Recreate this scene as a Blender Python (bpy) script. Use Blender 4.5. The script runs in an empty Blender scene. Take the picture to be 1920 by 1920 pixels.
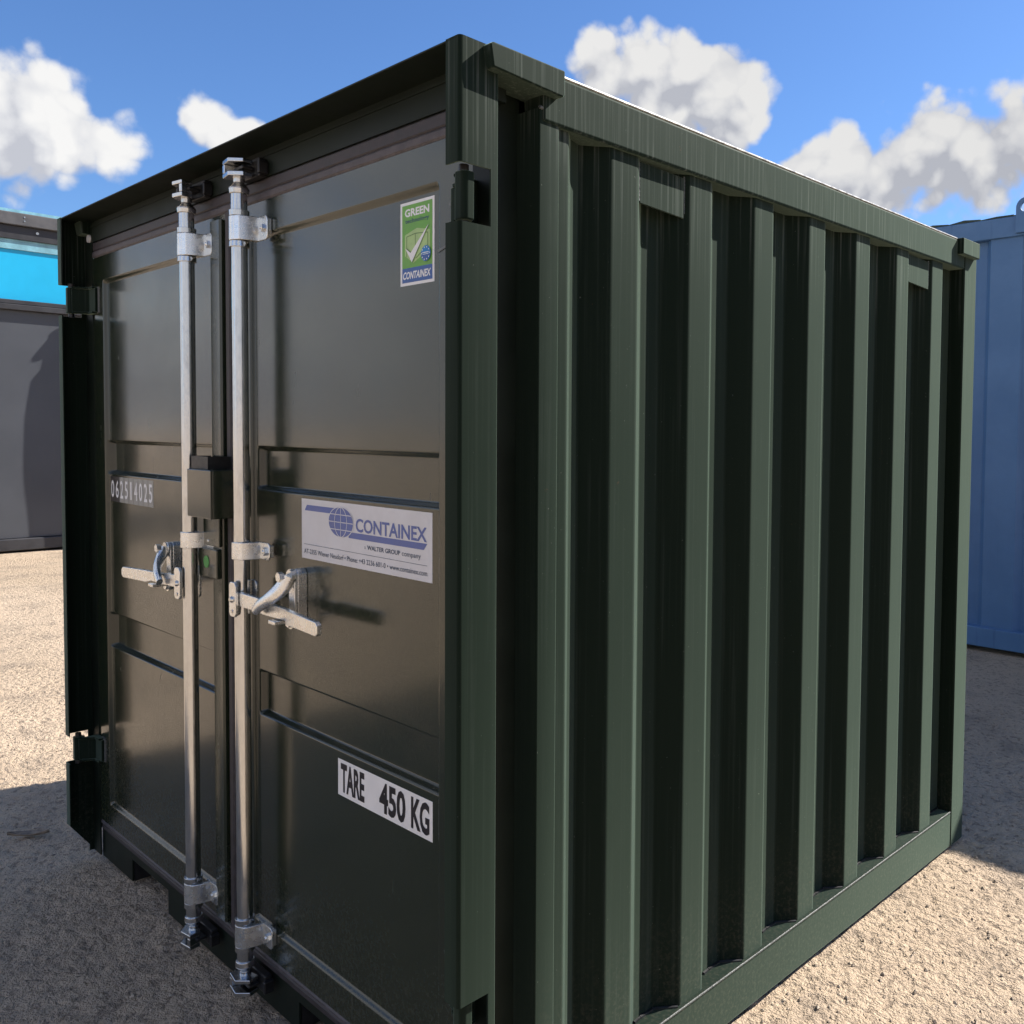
import bpy, bmesh, math, random
import numpy as np
from mathutils import Vector, Matrix
random.seed(4)
S = bpy.context.scene
COL = S.collection
R = math.radians

# ------------------------------------------------------------------ camera
CAM = Vector((1.1672, -0.8515, 1.3086)); YAW, PIT, ROLL = 2.2843, -0.0421, 0.0116
FPX, SX, SY = 1701.56, 293.18, -76.34
fw = Vector((math.cos(PIT)*math.cos(YAW), math.cos(PIT)*math.sin(YAW), math.sin(PIT)))
rt = Vector((math.sin(YAW), -math.cos(YAW), 0)); up = rt.cross(fw)
r2 = rt*math.cos(ROLL)+up*math.sin(ROLL); u2 = -rt*math.sin(ROLL)+up*math.cos(ROLL)
cd = bpy.data.cameras.new('camera'); cam = bpy.data.objects.new('camera', cd); COL.objects.link(cam)
cam.matrix_world = Matrix(((r2.x, u2.x, -fw.x, CAM.x), (r2.y, u2.y, -fw.y, CAM.y), (r2.z, u2.z, -fw.z, CAM.z), (0, 0, 0, 1)))
cd.sensor_width = 36; cd.lens = FPX/1920*36; cd.shift_x = -SX/1920; cd.shift_y = SY/1920
cd.clip_start = 0.02; cd.clip_end = 3000
S.camera = cam
S.cycles.max_bounces = 5; S.cycles.adaptive_threshold = 0.02; S.cycles.caustics_reflective = False; S.cycles.caustics_refractive = False

# ------------------------------------------------------------------ sun, exposure, sky
SUN = Vector((0.44, 1.04, 1.0)).normalized()
SUN_EL = math.asin(SUN.z)
SUN_ROT = math.atan2(SUN.x, SUN.y)
sl = bpy.data.lights.new('sun', 'SUN'); sl.energy = 5.0; sl.angle = R(0.53); sl.color = (1, 0.945, 0.87)
so = bpy.data.objects.new('sun', sl); COL.objects.link(so)
so.rotation_euler = (-SUN).to_track_quat('-Z', 'Y').to_euler(); so.location = (6, 12, 12)
S.view_settings.view_transform = 'Standard'; S.view_settings.look = 'None'
S.view_settings.exposure = 0.85; S.view_settings.gamma = 1.0; S.view_settings.use_curve_mapping = False

def raydir(px, py):      # direction in the sky (infinitely far) of a cloud seen in the photograph
    return (fw + r2*((px-960-SX)/FPX) - u2*((py-960-SY)/FPX)).normalized()

W = bpy.data.worlds.new('World'); S.world = W; W.use_nodes = True
W.cycles.sampling_method = 'MANUAL'; W.cycles.sample_map_resolution = 256
nt = W.node_tree; nt.nodes.clear()
def N(tree, typ, **kw):
    n = tree.nodes.new(typ)
    for k, v in kw.items(): setattr(n, k, v)
    return n
def math_node(tree, op, a, b=None, c=None, clamp=False):
    n = N(tree, 'ShaderNodeMath', operation=op); n.use_clamp = clamp
    for i, v in enumerate((a, b, c)):
        if v is None: continue
        if isinstance(v, (int, float)): n.inputs[i].default_value = v
        else: tree.links.new(v, n.inputs[i])
    return n.outputs[0]
def smap(tree, v, a, b, c=0.0, d=1.0, typ='SMOOTHSTEP'):
    n = N(tree, 'ShaderNodeMapRange', interpolation_type=typ)
    tree.links.new(v, n.inputs[0])
    for i, x in zip((1, 2, 3, 4), (a, b, c, d)): n.inputs[i].default_value = x
    return n.outputs[0]
def vmath(tree, op, a, b=None, scale=None):
    n = N(tree, 'ShaderNodeVectorMath', operation=op)
    for i, v in enumerate((a, b)):
        if v is None: continue
        if isinstance(v, (tuple, list, Vector)): n.inputs[i].default_value = tuple(v)
        else: tree.links.new(v, n.inputs[i])
    if scale is not None: n.inputs['Scale'].default_value = scale
    return n.outputs['Value'] if op in ('DISTANCE', 'DOT_PRODUCT', 'LENGTH') else n.outputs[0]

# clouds: (px, py, radius px) turned into directions
BLOBS = [(-190,245,135),(-30,222,105),(45,215,96),(112,230,84),(182,254,62),(-20,262,84),(235,268,34),
         (385,258,58),(440,280,56),(335,245,26),(285,345,20),
         (1130,132,66),(1200,138,78),(1285,122,76),(1345,135,66),(1345,200,88),(1395,222,42),(1235,205,90),(1370,262,46),(1285,250,60),
         (1735,268,96),(1680,308,92),(1800,285,98),(1590,318,70),(1528,314,48),(1645,345,70),(1905,275,104),(1855,300,92),(1760,328,66),(2070,270,120)]
g = bpy.data.node_groups.new('cloud_density', 'ShaderNodeTree')
g.interface.new_socket('Vector', in_out='INPUT', socket_type='NodeSocketVector')
g.interface.new_socket('Density', in_out='OUTPUT', socket_type='NodeSocketFloat')
gi = N(g, 'NodeGroupInput'); go = N(g, 'NodeGroupOutput')
wn = N(g, 'ShaderNodeTexNoise'); wn.inputs['Scale'].default_value = 9; wn.inputs['Detail'].default_value = 2
g.links.new(gi.outputs[0], wn.inputs['Vector'])
wv = vmath(g, 'SCALE', vmath(g, 'SUBTRACT', wn.outputs['Color'], (0.5, 0.5, 0.5)), scale=0.075)
vec = vmath(g, 'ADD', gi.outputs[0], wv)
m = None
for px, py, r in BLOBS:
    d = vmath(g, 'DISTANCE', vec, raydir(px, py))
    v = math_node(g, 'MULTIPLY_ADD', d, -1.0/(1.55*r/FPX), 1.0)
    m = v if m is None else math_node(g, 'SMOOTH_MAX', m, v, 0.12)
# the same fair-weather clouds go on all round the rest of the sky
bn = N(g, 'ShaderNodeTexNoise'); bn.inputs['Scale'].default_value = 2.3; bn.inputs['Detail'].default_value = 1
bv = vmath(g, 'MULTIPLY', vec, (1, 1, 1.9)); g.links.new(bv, bn.inputs['Vector'])
sz = N(g, 'ShaderNodeSeparateXYZ'); g.links.new(gi.outputs[0], sz.inputs[0])
out = math_node(g, 'SUBTRACT', math_node(g, 'MULTIPLY', bn.outputs[0], 2.6), 0.95)
out = math_node(g, 'ADD', out, smap(g, sz.outputs[2], 0.0, 0.34, 0.70, 0.0))      # clouds close up towards the horizon
vd = vmath(g, 'DISTANCE', gi.outputs[0], raydir(960, 500))
outm = smap(g, vd, 0.70, 0.95, -3.0, 0.0)
m = math_node(g, 'MAXIMUM', m, math_node(g, 'ADD', out, outm))
fn = N(g, 'ShaderNodeTexNoise'); fn.inputs['Scale'].default_value = 13; fn.inputs['Detail'].default_value = 8; fn.inputs['Roughness'].default_value = 0.58
g.links.new(gi.outputs[0], fn.inputs['Vector'])
den = math_node(g, 'ADD', m, math_node(g, 'MULTIPLY', math_node(g, 'SUBTRACT', fn.outputs[0], 0.5), 0.85))
vo = N(g, 'ShaderNodeTexVoronoi', feature='F1'); vo.inputs['Scale'].default_value = 24; vo.inputs['Detail'].default_value = 1.6; vo.inputs['Roughness'].default_value = 0.6
g.links.new(vmath(g, 'ADD', gi.outputs[0], vmath(g, 'SCALE', wv, scale=0.5)), vo.inputs['Vector'])
puff = math_node(g, 'SUBTRACT', 0.66, vo.outputs['Distance'])                   # cauliflower heads
den = math_node(g, 'ADD', math_node(g, 'ADD', den, 0.125), math_node(g, 'MULTIPLY', puff, 0.42))
g.links.new(den, go.inputs[0])
g.interface.new_socket('Puff', in_out='OUTPUT', socket_type='NodeSocketFloat')
g.links.new(math_node(g, 'ADD', puff, math_node(g, 'SUBTRACT', fn.outputs[0], 0.5)), go.inputs[1])

tc = N(nt, 'ShaderNodeTexCoord')
sky = N(nt, 'ShaderNodeTexSky', sky_type='NISHITA'); sky.sun_disc = False
sky.sun_elevation = SUN_EL; sky.sun_rotation = SUN_ROT
sky.air_density = 1.0; sky.dust_density = 0.4; sky.ozone_density = 2.2; sky.altitude = 50
def density_at(offset):
    gn = N(nt, 'ShaderNodeGroup'); gn.node_tree = g
    nt.links.new(vmath(nt, 'NORMALIZE', vmath(nt, 'ADD', tc.outputs['Generated'], offset)), gn.inputs[0])
    return gn.outputs
d0, puff0 = density_at((0, 0, 0))[:2]
tosun = (SUN*0.022 + Vector((0, 0, 0.020)))
d1 = density_at(tuple(tosun))[0]
alpha = smap(nt, d0, 0.34, 0.62)
thin = smap(nt, d0, 0.36, 0.95)
relief = math_node(nt, 'SUBTRACT', d0, d1)
lit = smap(nt, relief, -0.42, 0.34, 0.0, 1.0)
core = smap(nt, d1, 0.35, 1.15, 1.0, 0.0)
lum = math_node(nt, 'MULTIPLY_ADD', lit, 0.46, math_node(nt, 'MULTIPLY', core, 0.44))
lum = math_node(nt, 'ADD', lum, math_node(nt, 'MULTIPLY', puff0, 0.75))
cr = N(nt, 'ShaderNodeValToRGB'); nt.links.new(lum, cr.inputs[0])
cr.color_ramp.elements[0].position = 0.05; cr.color_ramp.elements[0].color = (2.95, 3.05, 3.4, 1)
cr.color_ramp.elements[1].position = 0.76; cr.color_ramp.elements[1].color = (4.95, 4.93, 4.9, 1)
e = cr.color_ramp.elements.new(0.40); e.color = (4.0, 4.06, 4.25, 1)
skyc = N(nt, 'ShaderNodeMix', data_type='RGBA', blend_type='MULTIPLY'); skyc.inputs[0].default_value = 1.0
nt.links.new(sky.outputs[0], skyc.inputs[6]); skyc.inputs[7].default_value = (0.47, 0.645, 0.89, 1)
mx = N(nt, 'ShaderNodeMix', data_type='RGBA')
# clouds away from the sun are lit from the front and so brighter
gain = math_node(nt, 'MULTIPLY_ADD', vmath(nt, 'DOT_PRODUCT', tc.outputs['Generated'], tuple(SUN)), -0.27, 1.02)
cl = N(nt, 'ShaderNodeVectorMath', operation='SCALE'); nt.links.new(cr.outputs[0], cl.inputs[0]); nt.links.new(gain, cl.inputs['Scale'])
nt.links.new(alpha, mx.inputs[0]); nt.links.new(skyc.outputs[2], mx.inputs[6]); nt.links.new(cl.outputs[0], mx.inputs[7])
bg = N(nt, 'ShaderNodeBackground'); bg.inputs[1].default_value = 0.105
wo = N(nt, 'ShaderNodeOutputWorld')
nt.links.new(mx.outputs[2], bg.inputs[0]); nt.links.new(bg.outputs[0], wo.inputs[0])

# ------------------------------------------------------------------ materials
def newmat(name):
    m = bpy.data.materials.new(name); m.use_nodes = True
    t = m.node_tree; return m, t, t.nodes['Principled BSDF']
def pos(t): return N(t, 'ShaderNodeNewGeometry').outputs['Position']
def noise(t, vec, scale, detail=4, rough=0.5, stretch=None):
    n = N(t, 'ShaderNodeTexNoise'); n.inputs['Scale'].default_value = scale; n.inputs['Detail'].default_value = detail; n.inputs['Roughness'].default_value = rough
    v = vec
    if stretch: v = vmath(t, 'MULTIPLY', vec, stretch)
    t.links.new(v, n.inputs['Vector']); return n.outputs[0]
def mixc(t, f, a, b):
    n = N(t, 'ShaderNodeMix', data_type='RGBA')
    if isinstance(f, (int, float)): n.inputs[0].default_value = f
    else: t.links.new(f, n.inputs[0])
    for i, v in ((6, a), (7, b)):
        if isinstance(v, tuple): n.inputs[i].default_value = (*v, 1)
        else: t.links.new(v, n.inputs[i])
    return n.outputs[2]
def bump(t, h, strength, dist):
    n = N(t, 'ShaderNodeBump'); n.inputs['Strength'].default_value = strength; n.inputs['Distance'].default_value = dist
    t.links.new(h, n.inputs['Height']); return n.outputs[0]

PAINT = (0.0140, 0.0215, 0.0110)
def mat_door():
    m, t, b = newmat('green_door_paint')
    p = pos(t)
    dust = smap(t, noise(t, p, 2.2, 5, 0.6), 0.42, 0.75)
    b.inputs['IOR'].default_value = 1.52
    c = mixc(t, dust, PAINT, (0.019, 0.024, 0.015))
    sep = N(t, 'ShaderNodeSeparateXYZ'); t.links.new(p, sep.inputs[0])
    splash = math_node(t, 'MULTIPLY', smap(t, sep.outputs[2], 0.05, 0.5, 1.0, 0.0), smap(t, noise(t, p, 110, 5, 0.72), 0.47, 0.68))
    c = mixc(t, math_node(t, 'MULTIPLY', splash, 0.35), c, (0.085, 0.070, 0.052))          # dried splashes of yard dirt
    rub = smap(t, noise(t, vmath(t, 'ADD', p, (3.1, 0, 0.4)), 1.0, 3, 0.7, (26, 26, 5)), 0.69, 0.74)
    rub = math_node(t, 'MULTIPLY', rub, smap(t, noise(t, p, 60, 3, 0.7), 0.42, 0.62))
    c = mixc(t, math_node(t, 'MULTIPLY', rub, 0.30), c, (0.11, 0.11, 0.10))               # scuffs and rub marks
    run = math_node(t, 'MULTIPLY', smap(t, noise(t, p, 1.0, 3, 0.6, (70, 70, 1.1)), 0.62, 0.76), 0.10)
    c = mixc(t, run, c, (0.060, 0.058, 0.050))                                            # faint rain runs
    t.links.new(c, b.inputs['Base Color'])
    ro = smap(t, noise(t, p, 9, 6, 0.65), 0.3, 0.75, 0.20, 0.27)
    t.links.new(math_node(t, 'ADD', ro, math_node(t, 'MULTIPLY', math_node(t, 'ADD', splash, rub), 0.25)), b.inputs['Roughness'])
    b.inputs['Coat Weight'].default_value = 0.38; b.inputs['Coat Roughness'].default_value = 0.11; b.inputs['Coat IOR'].default_value = 1.55
    h = math_node(t, 'MULTIPLY_ADD', noise(t, p, 520, 2, 0.5), 0.016, noise(t, p, 3.2, 1, 0.4))
    nb = bump(t, h, 0.28, 0.006); t.links.new(nb, b.inputs['Normal']); t.links.new(nb, b.inputs['Coat Normal'])
    return m
def mat_body():
    m, t, b = newmat('green_body_paint')
    p = pos(t)
    st = noise(t, p, 1.0, 3, 0.6, (130, 130, 1.6))           # rain streaks
    sep = N(t, 'ShaderNodeSeparateXYZ'); t.links.new(p, sep.inputs[0])
    blot = noise(t, p, 3.0, 5, 0.6)
    f = math_node(t, 'MULTIPLY', smap(t, st, 0.48, 0.72), smap(t, blot, 0.32, 0.64, 0.15, 1.0))
    f = math_node(t, 'MULTIPLY', f, smap(t, sep.outputs[2], 1.60, 1.86, 0.13, 1.0))   # they start under the roof edge and fade downwards
    sp = smap(t, noise(t, p, 140, 3, 0.6), 0.72, 0.76)        # chips and specks
    c = mixc(t, f, (0.0055, 0.0112, 0.0070), (0.075, 0.088, 0.078))
    c = mixc(t, math_node(t, 'MULTIPLY', sp, 0.45), c, (0.16, 0.17, 0.15))
    splash = math_node(t, 'MULTIPLY', smap(t, sep.outputs[2], 0.03, 0.42, 1.0, 0.0), smap(t, noise(t, p, 120, 5, 0.7), 0.46, 0.68))
    c = mixc(t, math_node(t, 'MULTIPLY', splash, 0.30), c, (0.10, 0.085, 0.062))
    rust = math_node(t, 'MULTIPLY', smap(t, noise(t, vmath(t, 'ADD', p, (0, 2.7, 1.3)), 21, 5, 0.7), 0.71, 0.75), 0.55)
    c = mixc(t, rust, c, (0.085, 0.040, 0.020))
    t.links.new(c, b.inputs['Base Color']); b.inputs['IOR'].default_value = 1.5
    t.links.new(math_node(t, 'MULTIPLY_ADD', f, 0.15, smap(t, blot, 0.3, 0.7, 0.54, 0.64)), b.inputs['Roughness'])
    b.inputs['Specular IOR Level'].default_value = 0.05
    b.inputs['Sheen Weight'].default_value = 0.34; b.inputs['Sheen Roughness'].default_value = 0.42; b.inputs['Sheen Tint'].default_value = (0.74, 1.0, 0.80, 1)   # film of dust
    h = math_node(t, 'MULTIPLY_ADD', noise(t, p, 420, 2, 0.5), 0.03, noise(t, p, 5, 2, 0.5))
    nb = bump(t, h, 0.25, 0.004); t.links.new(nb, b.inputs['Normal'])
    return m
def mat_galv():
    m, t, b = newmat('galvanised_steel')
    p = pos(t)
    v = N(t, 'ShaderNodeTexVoronoi'); v.inputs['Scale'].default_value = 130; t.links.new(vmath(t, 'MULTIPLY', p, (1, 1, 0.45)), v.inputs['Vector'])
    a = noise(t, p, 70, 6, 0.7, (1, 1, 0.25)); dirt = smap(t, noise(t, p, 26, 6, 0.7, (1, 1, 0.3)), 0.55, 0.74)
    c = mixc(t, a, (0.44, 0.455, 0.47), (0.74, 0.755, 0.76))
    c = mixc(t, math_node(t, 'MULTIPLY', v.outputs['Color'], 0.25), c, (0.8, 0.8, 0.8))
    c = mixc(t, math_node(t, 'MULTIPLY', dirt, 0.35), c, (0.22, 0.21, 0.20))
    t.links.new(c, b.inputs['Base Color']); b.inputs['Metallic'].default_value = 1.0
    t.links.new(smap(t, a, 0.3, 0.7, 0.13, 0.25), b.inputs['Roughness'])
    t.links.new(bump(t, noise(t, p, 240, 4, 0.6), 0.07, 0.001), b.inputs['Normal'])
    return m
def simple(name, col, rough=0.5, var=0.0, scale=30, metal=0.0, bmp=0.0, spec=0.5):
    m, t, b = newmat(name); p = pos(t)
    n = noise(t, p, scale, 5, 0.6)
    t.links.new(mixc(t, smap(t, n, 0.3, 0.7), tuple(x*(1-var) for x in col), tuple(min(1, x*(1+var)) for x in col)), b.inputs['Base Color'])
    t.links.new(smap(t, n, 0.3, 0.7, max(0.02, rough-0.06), rough+0.06), b.inputs['Roughness'])
    b.inputs['Metallic'].default_value = metal; b.inputs['Specular IOR Level'].default_value = spec
    if bmp: t.links.new(bump(t, n, bmp, 0.003), b.inputs['Normal'])
    return m
M = {}
M['zinc'] = simple('bright_zinc_plate', (0.80, 0.81, 0.80), 0.27, 0.08, 40, metal=0.9)
M['door'] = mat_door(); M['body'] = mat_body(); M['frame'] = simple('green_frame_paint', (0.0095, 0.0145, 0.0100), 0.5, 0.2, 7, bmp=0.05, spec=0.2); M['galv'] = mat_galv()
M['rubber'] = simple('door_seal_rubber', (0.040, 0.033, 0.036), 0.55, 0.35, 60, bmp=0.2)
M['seal_grey'] = simple('dusty_seal_lip', (0.085, 0.074, 0.078), 0.6, 0.3, 40, bmp=0.2)
M['black'] = simple('black_steel', (0.012, 0.012, 0.013), 0.4, 0.4, 50, bmp=0.15)
M['white'] = simple('sticker_white', (0.62, 0.62, 0.64), 0.38, 0.05, 14)
M['pwhite'] = simple('paper_white', (0.78, 0.78, 0.78), 0.4, 0.04, 14)
M['cblue'] = simple('print_blue', (0.085, 0.125, 0.34), 0.4, 0.06, 40)
M['navy'] = simple('print_navy', (0.012, 0.045, 0.10), 0.4, 0.1, 40)
M['dblue'] = simple('print_band_blue', (0.03, 0.10, 0.33), 0.4, 0.12, 60)
M['bblue'] = simple('print_bright_blue', (0.01, 0.20, 0.50), 0.4, 0.1, 60)
M['pgreen'] = simple('print_green', (0.13, 0.36, 0.045), 0.4, 0.08, 20)
M['lgreen'] = simple('print_light_green', (0.36, 0.52, 0.20), 0.4, 0.12, 20)
M['olive'] = simple('print_olive', (0.12, 0.22, 0.06), 0.4, 0.12, 20)
M['ink'] = simple('print_black', (0.012, 0.011, 0.016), 0.4, 0.2, 40)
M['cell'] = simple('print_grey_cell', (0.30, 0.30, 0.28), 0.35, 0.12, 25)
M['line'] = simple('print_dark_grey', (0.05, 0.05, 0.05), 0.4, 0.1, 25)
M['dot'] = simple('green_dot', (0.06, 0.30, 0.06), 0.4, 0.1, 60)
M['weld'] = simple('weld_bead', (0.09, 0.095, 0.09), 0.4, 0.5, 200, bmp=0.6)
M['edge_glint'] = simple('pale_edge_glint', (0.55, 0.56, 0.55), 0.35, 0.45, 45, bmp=0.2)  # pale grey that paints the sun glint along the roof edge
M['tape'] = simple('clear_tape', (0.10, 0.105, 0.10), 0.18, 0.3, 90, bmp=0.3)

def mat_ground():
    m, t, b = newmat('gravel_asphalt')
    p = pos(t)
    big = noise(t, p, 0.35, 4, 0.6); mid = noise(t, p, 3.1, 5, 0.65); fine = noise(t, p, 46, 4, 0.62); grit = noise(t, p, 190, 3, 0.6)
    base = mixc(t, smap(t, big, 0.3, 0.7), (0.545, 0.418, 0.292), (0.65, 0.505, 0.365))
    base = mixc(t, math_node(t, 'MULTIPLY', smap(t, mid, 0.46, 0.70), 0.55), base, (0.30, 0.24, 0.185))
    c = mixc(t, math_node(t, 'MULTIPLY', smap(t, fine, 0.36, 0.46, 1.0, 0.0), 0.55), base, (0.15, 0.115, 0.088))      # shade of the pits painted into the low spots
    c = mixc(t, math_node(t, 'MULTIPLY', smap(t, grit, 0.57, 0.72), 0.45), c, (0.20, 0.155, 0.12))
    c = mixc(t, math_node(t, 'MULTIPLY', smap(t, grit, 0.28, 0.37, 1.0, 0.0), 0.40), c, (0.66, 0.56, 0.45))
    t.links.new(c, b.inputs['Base Color']); b.inputs['Roughness'].default_value = 0.9; b.inputs['Specular IOR Level'].default_value = 0.25
    h = math_node(t, 'MULTIPLY_ADD', grit, 0.30, fine)
    t.links.new(bump(t, h, 1.0, 0.028), b.inputs['Normal'])
    return m
M['ground'] = mat_ground()

# ------------------------------------------------------------------ mesh helpers
class MB:
    def __init__(s): s.bm = bmesh.new(); s.mats = []
    def mi(s, mat):
        if mat not in s.mats: s.mats.append(mat)
        return s.mats.index(mat)
    def faces(s, vs, fs, mat=None):
        v = [s.bm.verts.new(x) for x in vs]; k = s.mi(mat) if mat else 0; out = []
        for f in fs:
            try:
                q = s.bm.faces.new([v[i] for i in f]); q.material_index = k; out.append(q)
            except ValueError: pass
        return out
    def box(s, x0, x1, y0, y1, z0, z1, mat=None):
        vs = [(x, y, z) for z in (z0, z1) for y in (y0, y1) for x in (x0, x1)]
        s.faces(vs, [(0,2,3,1), (4,5,7,6), (0,1,5,4), (2,6,7,3), (0,4,6,2), (1,3,7,5)], mat); return s
    def prism(s, poly, axis, lo, hi, mat=None):      # poly in the two other axes (x,y) / (x,z) / (y,z)
        def P(a, b, c): return {'x': (c, a, b), 'y': (a, c, b), 'z': (a, b, c)}[axis]
        n = len(poly); vs = [P(a, b, lo) for a, b in poly]+[P(a, b, hi) for a, b in poly]
        s.faces(vs, [tuple(range(n))[::-1], tuple(range(n, 2*n))]+[(i, (i+1) % n, n+(i+1) % n, n+i) for i in range(n)], mat); return s
    def cyl(s, p0, p1, r0, r1=None, seg=20, mat=None, caps=True):
        p0, p1 = Vector(p0), Vector(p1); r1 = r0 if r1 is None else r1
        d = (p1-p0).normalized(); a = d.orthogonal().normalized(); b = d.cross(a)
        vs = [p0+(a*math.cos(2*math.pi*i/seg)+b*math.sin(2*math.pi*i/seg))*r0 for i in range(seg)]
        vs += [p1+(a*math.cos(2*math.pi*i/seg)+b*math.sin(2*math.pi*i/seg))*r1 for i in range(seg)]
        fs = [(i, (i+1) % seg, seg+(i+1) % seg, seg+i) for i in range(seg)]
        if caps: fs += [tuple(range(seg))[::-1], tuple(range(seg, 2*seg))]
        s.faces(vs, fs, mat); return s
    def build(s, name, mat, parent=None, bevel=0.0, smooth=True, seg=2, recalc=True):
        if recalc: bmesh.ops.recalc_face_normals(s.bm, faces=s.bm.faces)
        c = Vector((0, 0, 0))
        if s.bm.verts:
            co = [v.co for v in s.bm.verts]
            lo = Vector([min(q[i] for q in co) for i in range(3)]); hi = Vector([max(q[i] for q in co) for i in range(3)])
            c = (lo+hi)/2; c.z = lo.z
            for v in s.bm.verts: v.co -= c
        me = bpy.data.meshes.new(name); s.bm.to_mesh(me); s.bm.free()
        for q in (s.mats if s.mats and None not in s.mats else [mat]): me.materials.append(M[q])
        o = bpy.data.objects.new(name, me); COL.objects.link(o)
        wl = Vector(parent['_w']) if parent else Vector((0, 0, 0))
        o.location = c-wl; o['_w'] = tuple(c)
        if parent: o.parent = parent
        if smooth:
            for f in me.polygons: f.use_smooth = True
        if bevel:
            b = o.modifiers.new('bevel', 'BEVEL'); b.width = bevel; b.segments = seg; b.limit_method = 'ANGLE'; b.angle_limit = R(35); b.harden_normals = True
        elif smooth:
            me.set_sharp_from_angle(angle=R(35))
        return o
def empty(name, loc, label, cat, group=None):
    o = bpy.data.objects.new(name, None); COL.objects.link(o); o.location = loc; o['_w'] = tuple(loc)
    o.empty_display_size = 0.2; o['label'] = label; o['category'] = cat
    if group: o['group'] = group
    return o
def tag(o, label, cat, group=None):
    o['label'] = label; o['category'] = cat
    if group: o['group'] = group
    return o
def arc_corner(poly, radii, seg=4):                # round the corners of a 2D outline
    out = []; n = len(poly)
    for i, (p, r) in enumerate(zip(poly, radii)):
        p = Vector(p)
        if not r: out.append(tuple(p)); continue
        a = (Vector(poly[i-1])-p).normalized(); b = (Vector(poly[(i+1) % n])-p).normalized()
        ang = a.angle(b); t = r/math.tan(ang/2); c = p+(a+b).normalized()*(r/math.sin(ang/2))
        s0 = p+a*t-c; s1 = p+b*t-c
        for k in range(seg+1):
            v = s0.lerp(s1, k/seg).normalized()*r; out.append(tuple(c+v))
    return out

# ------------------------------------------------------------------ ground: one sheet, fine near the camera
def graded(lo, hi, step, far):
    a = list(np.arange(lo, hi+1e-6, step)); s = step
    x = a[-1]; up_ = []
    while x < far: s *= 1.16; x += s; up_.append(x)
    s = step; x = a[0]; dn = []
    while x > -far: s *= 1.16; x -= s; dn.append(x)
    return np.array(dn[::-1]+a+up_)
gx = graded(-4.6, 1.7, 0.0085, 700.0); gy = graded(-1.2, 3.4, 0.0085, 700.0)
rng = np.random.default_rng(7)
def vnoise(xs, ys, cell, seed):
    r = np.random.default_rng(seed); n = 257; tab = r.random((n-1, n-1))
    u = xs/cell; v = ys/cell; iu = np.floor(u).astype(int); iv = np.floor(v).astype(int); fu = u-iu; fv = v-iv
    fu = fu*fu*(3-2*fu); fv = fv*fv*(3-2*fv); k = n-1
    a = tab[np.ix_(iu % k, iv % k)]; b = tab[np.ix_((iu+1) % k, iv % k)]; c = tab[np.ix_(iu % k, (iv+1) % k)]; d = tab[np.ix_((iu+1) % k, (iv+1) % k)]
    fu = fu[:, None]; fv = fv[None, :]
    return (a*(1-fu)+b*fu)*(1-fv)+(c*(1-fu)+d*fu)*fv
hx = 0.0042*(vnoise(gx, gy, 0.031, 1)-.5)+0.0046*(vnoise(gx, gy, 0.0175, 2)-.5)+0.006*(vnoise(gx, gy, 0.13, 3)-.5)+0.010*(vnoise(gx, gy, 0.9, 4)-.5)
pit = vnoise(gx, gy, 0.034, 5)*vnoise(gx, gy, 0.019, 6); hx -= 0.016*np.clip(pit-0.40, 0, 1)
inx = np.clip((np.minimum(gx+4.9, 2.0-gx))/0.3, 0, 1); iny = np.clip((np.minimum(gy+1.5, 3.7-gy))/0.3, 0, 1)
hx = hx*inx[:, None]*iny[None, :]-0.011
nx_, ny_ = len(gx), len(gy)
co = np.empty((nx_, ny_, 3), dtype=np.float32); co[..., 0] = gx[:, None]; co[..., 1] = gy[None, :]; co[..., 2] = hx
idx = np.arange(nx_*ny_).reshape(nx_, ny_)
quads = np.stack([idx[:-1, :-1], idx[1:, :-1], idx[1:, 1:], idx[:-1, 1:]], -1).reshape(-1, 4)
me = bpy.data.meshes.new('ground'); me.vertices.add(nx_*ny_); me.vertices.foreach_set('co', co.ravel())
me.loops.add(quads.size); me.loops.foreach_set('vertex_index', quads.ravel().astype(np.int32))
me.polygons.add(len(quads)); me.polygons.foreach_set('loop_start', np.arange(0, quads.size, 4, dtype=np.int32))
me.polygons.foreach_set('use_smooth', np.ones(len(quads), dtype=bool))
me.update(); me.validate(); me.materials.append(M['ground'])
o = bpy.data.objects.new('ground', me); COL.objects.link(o); o['kind'] = 'structure'

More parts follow.
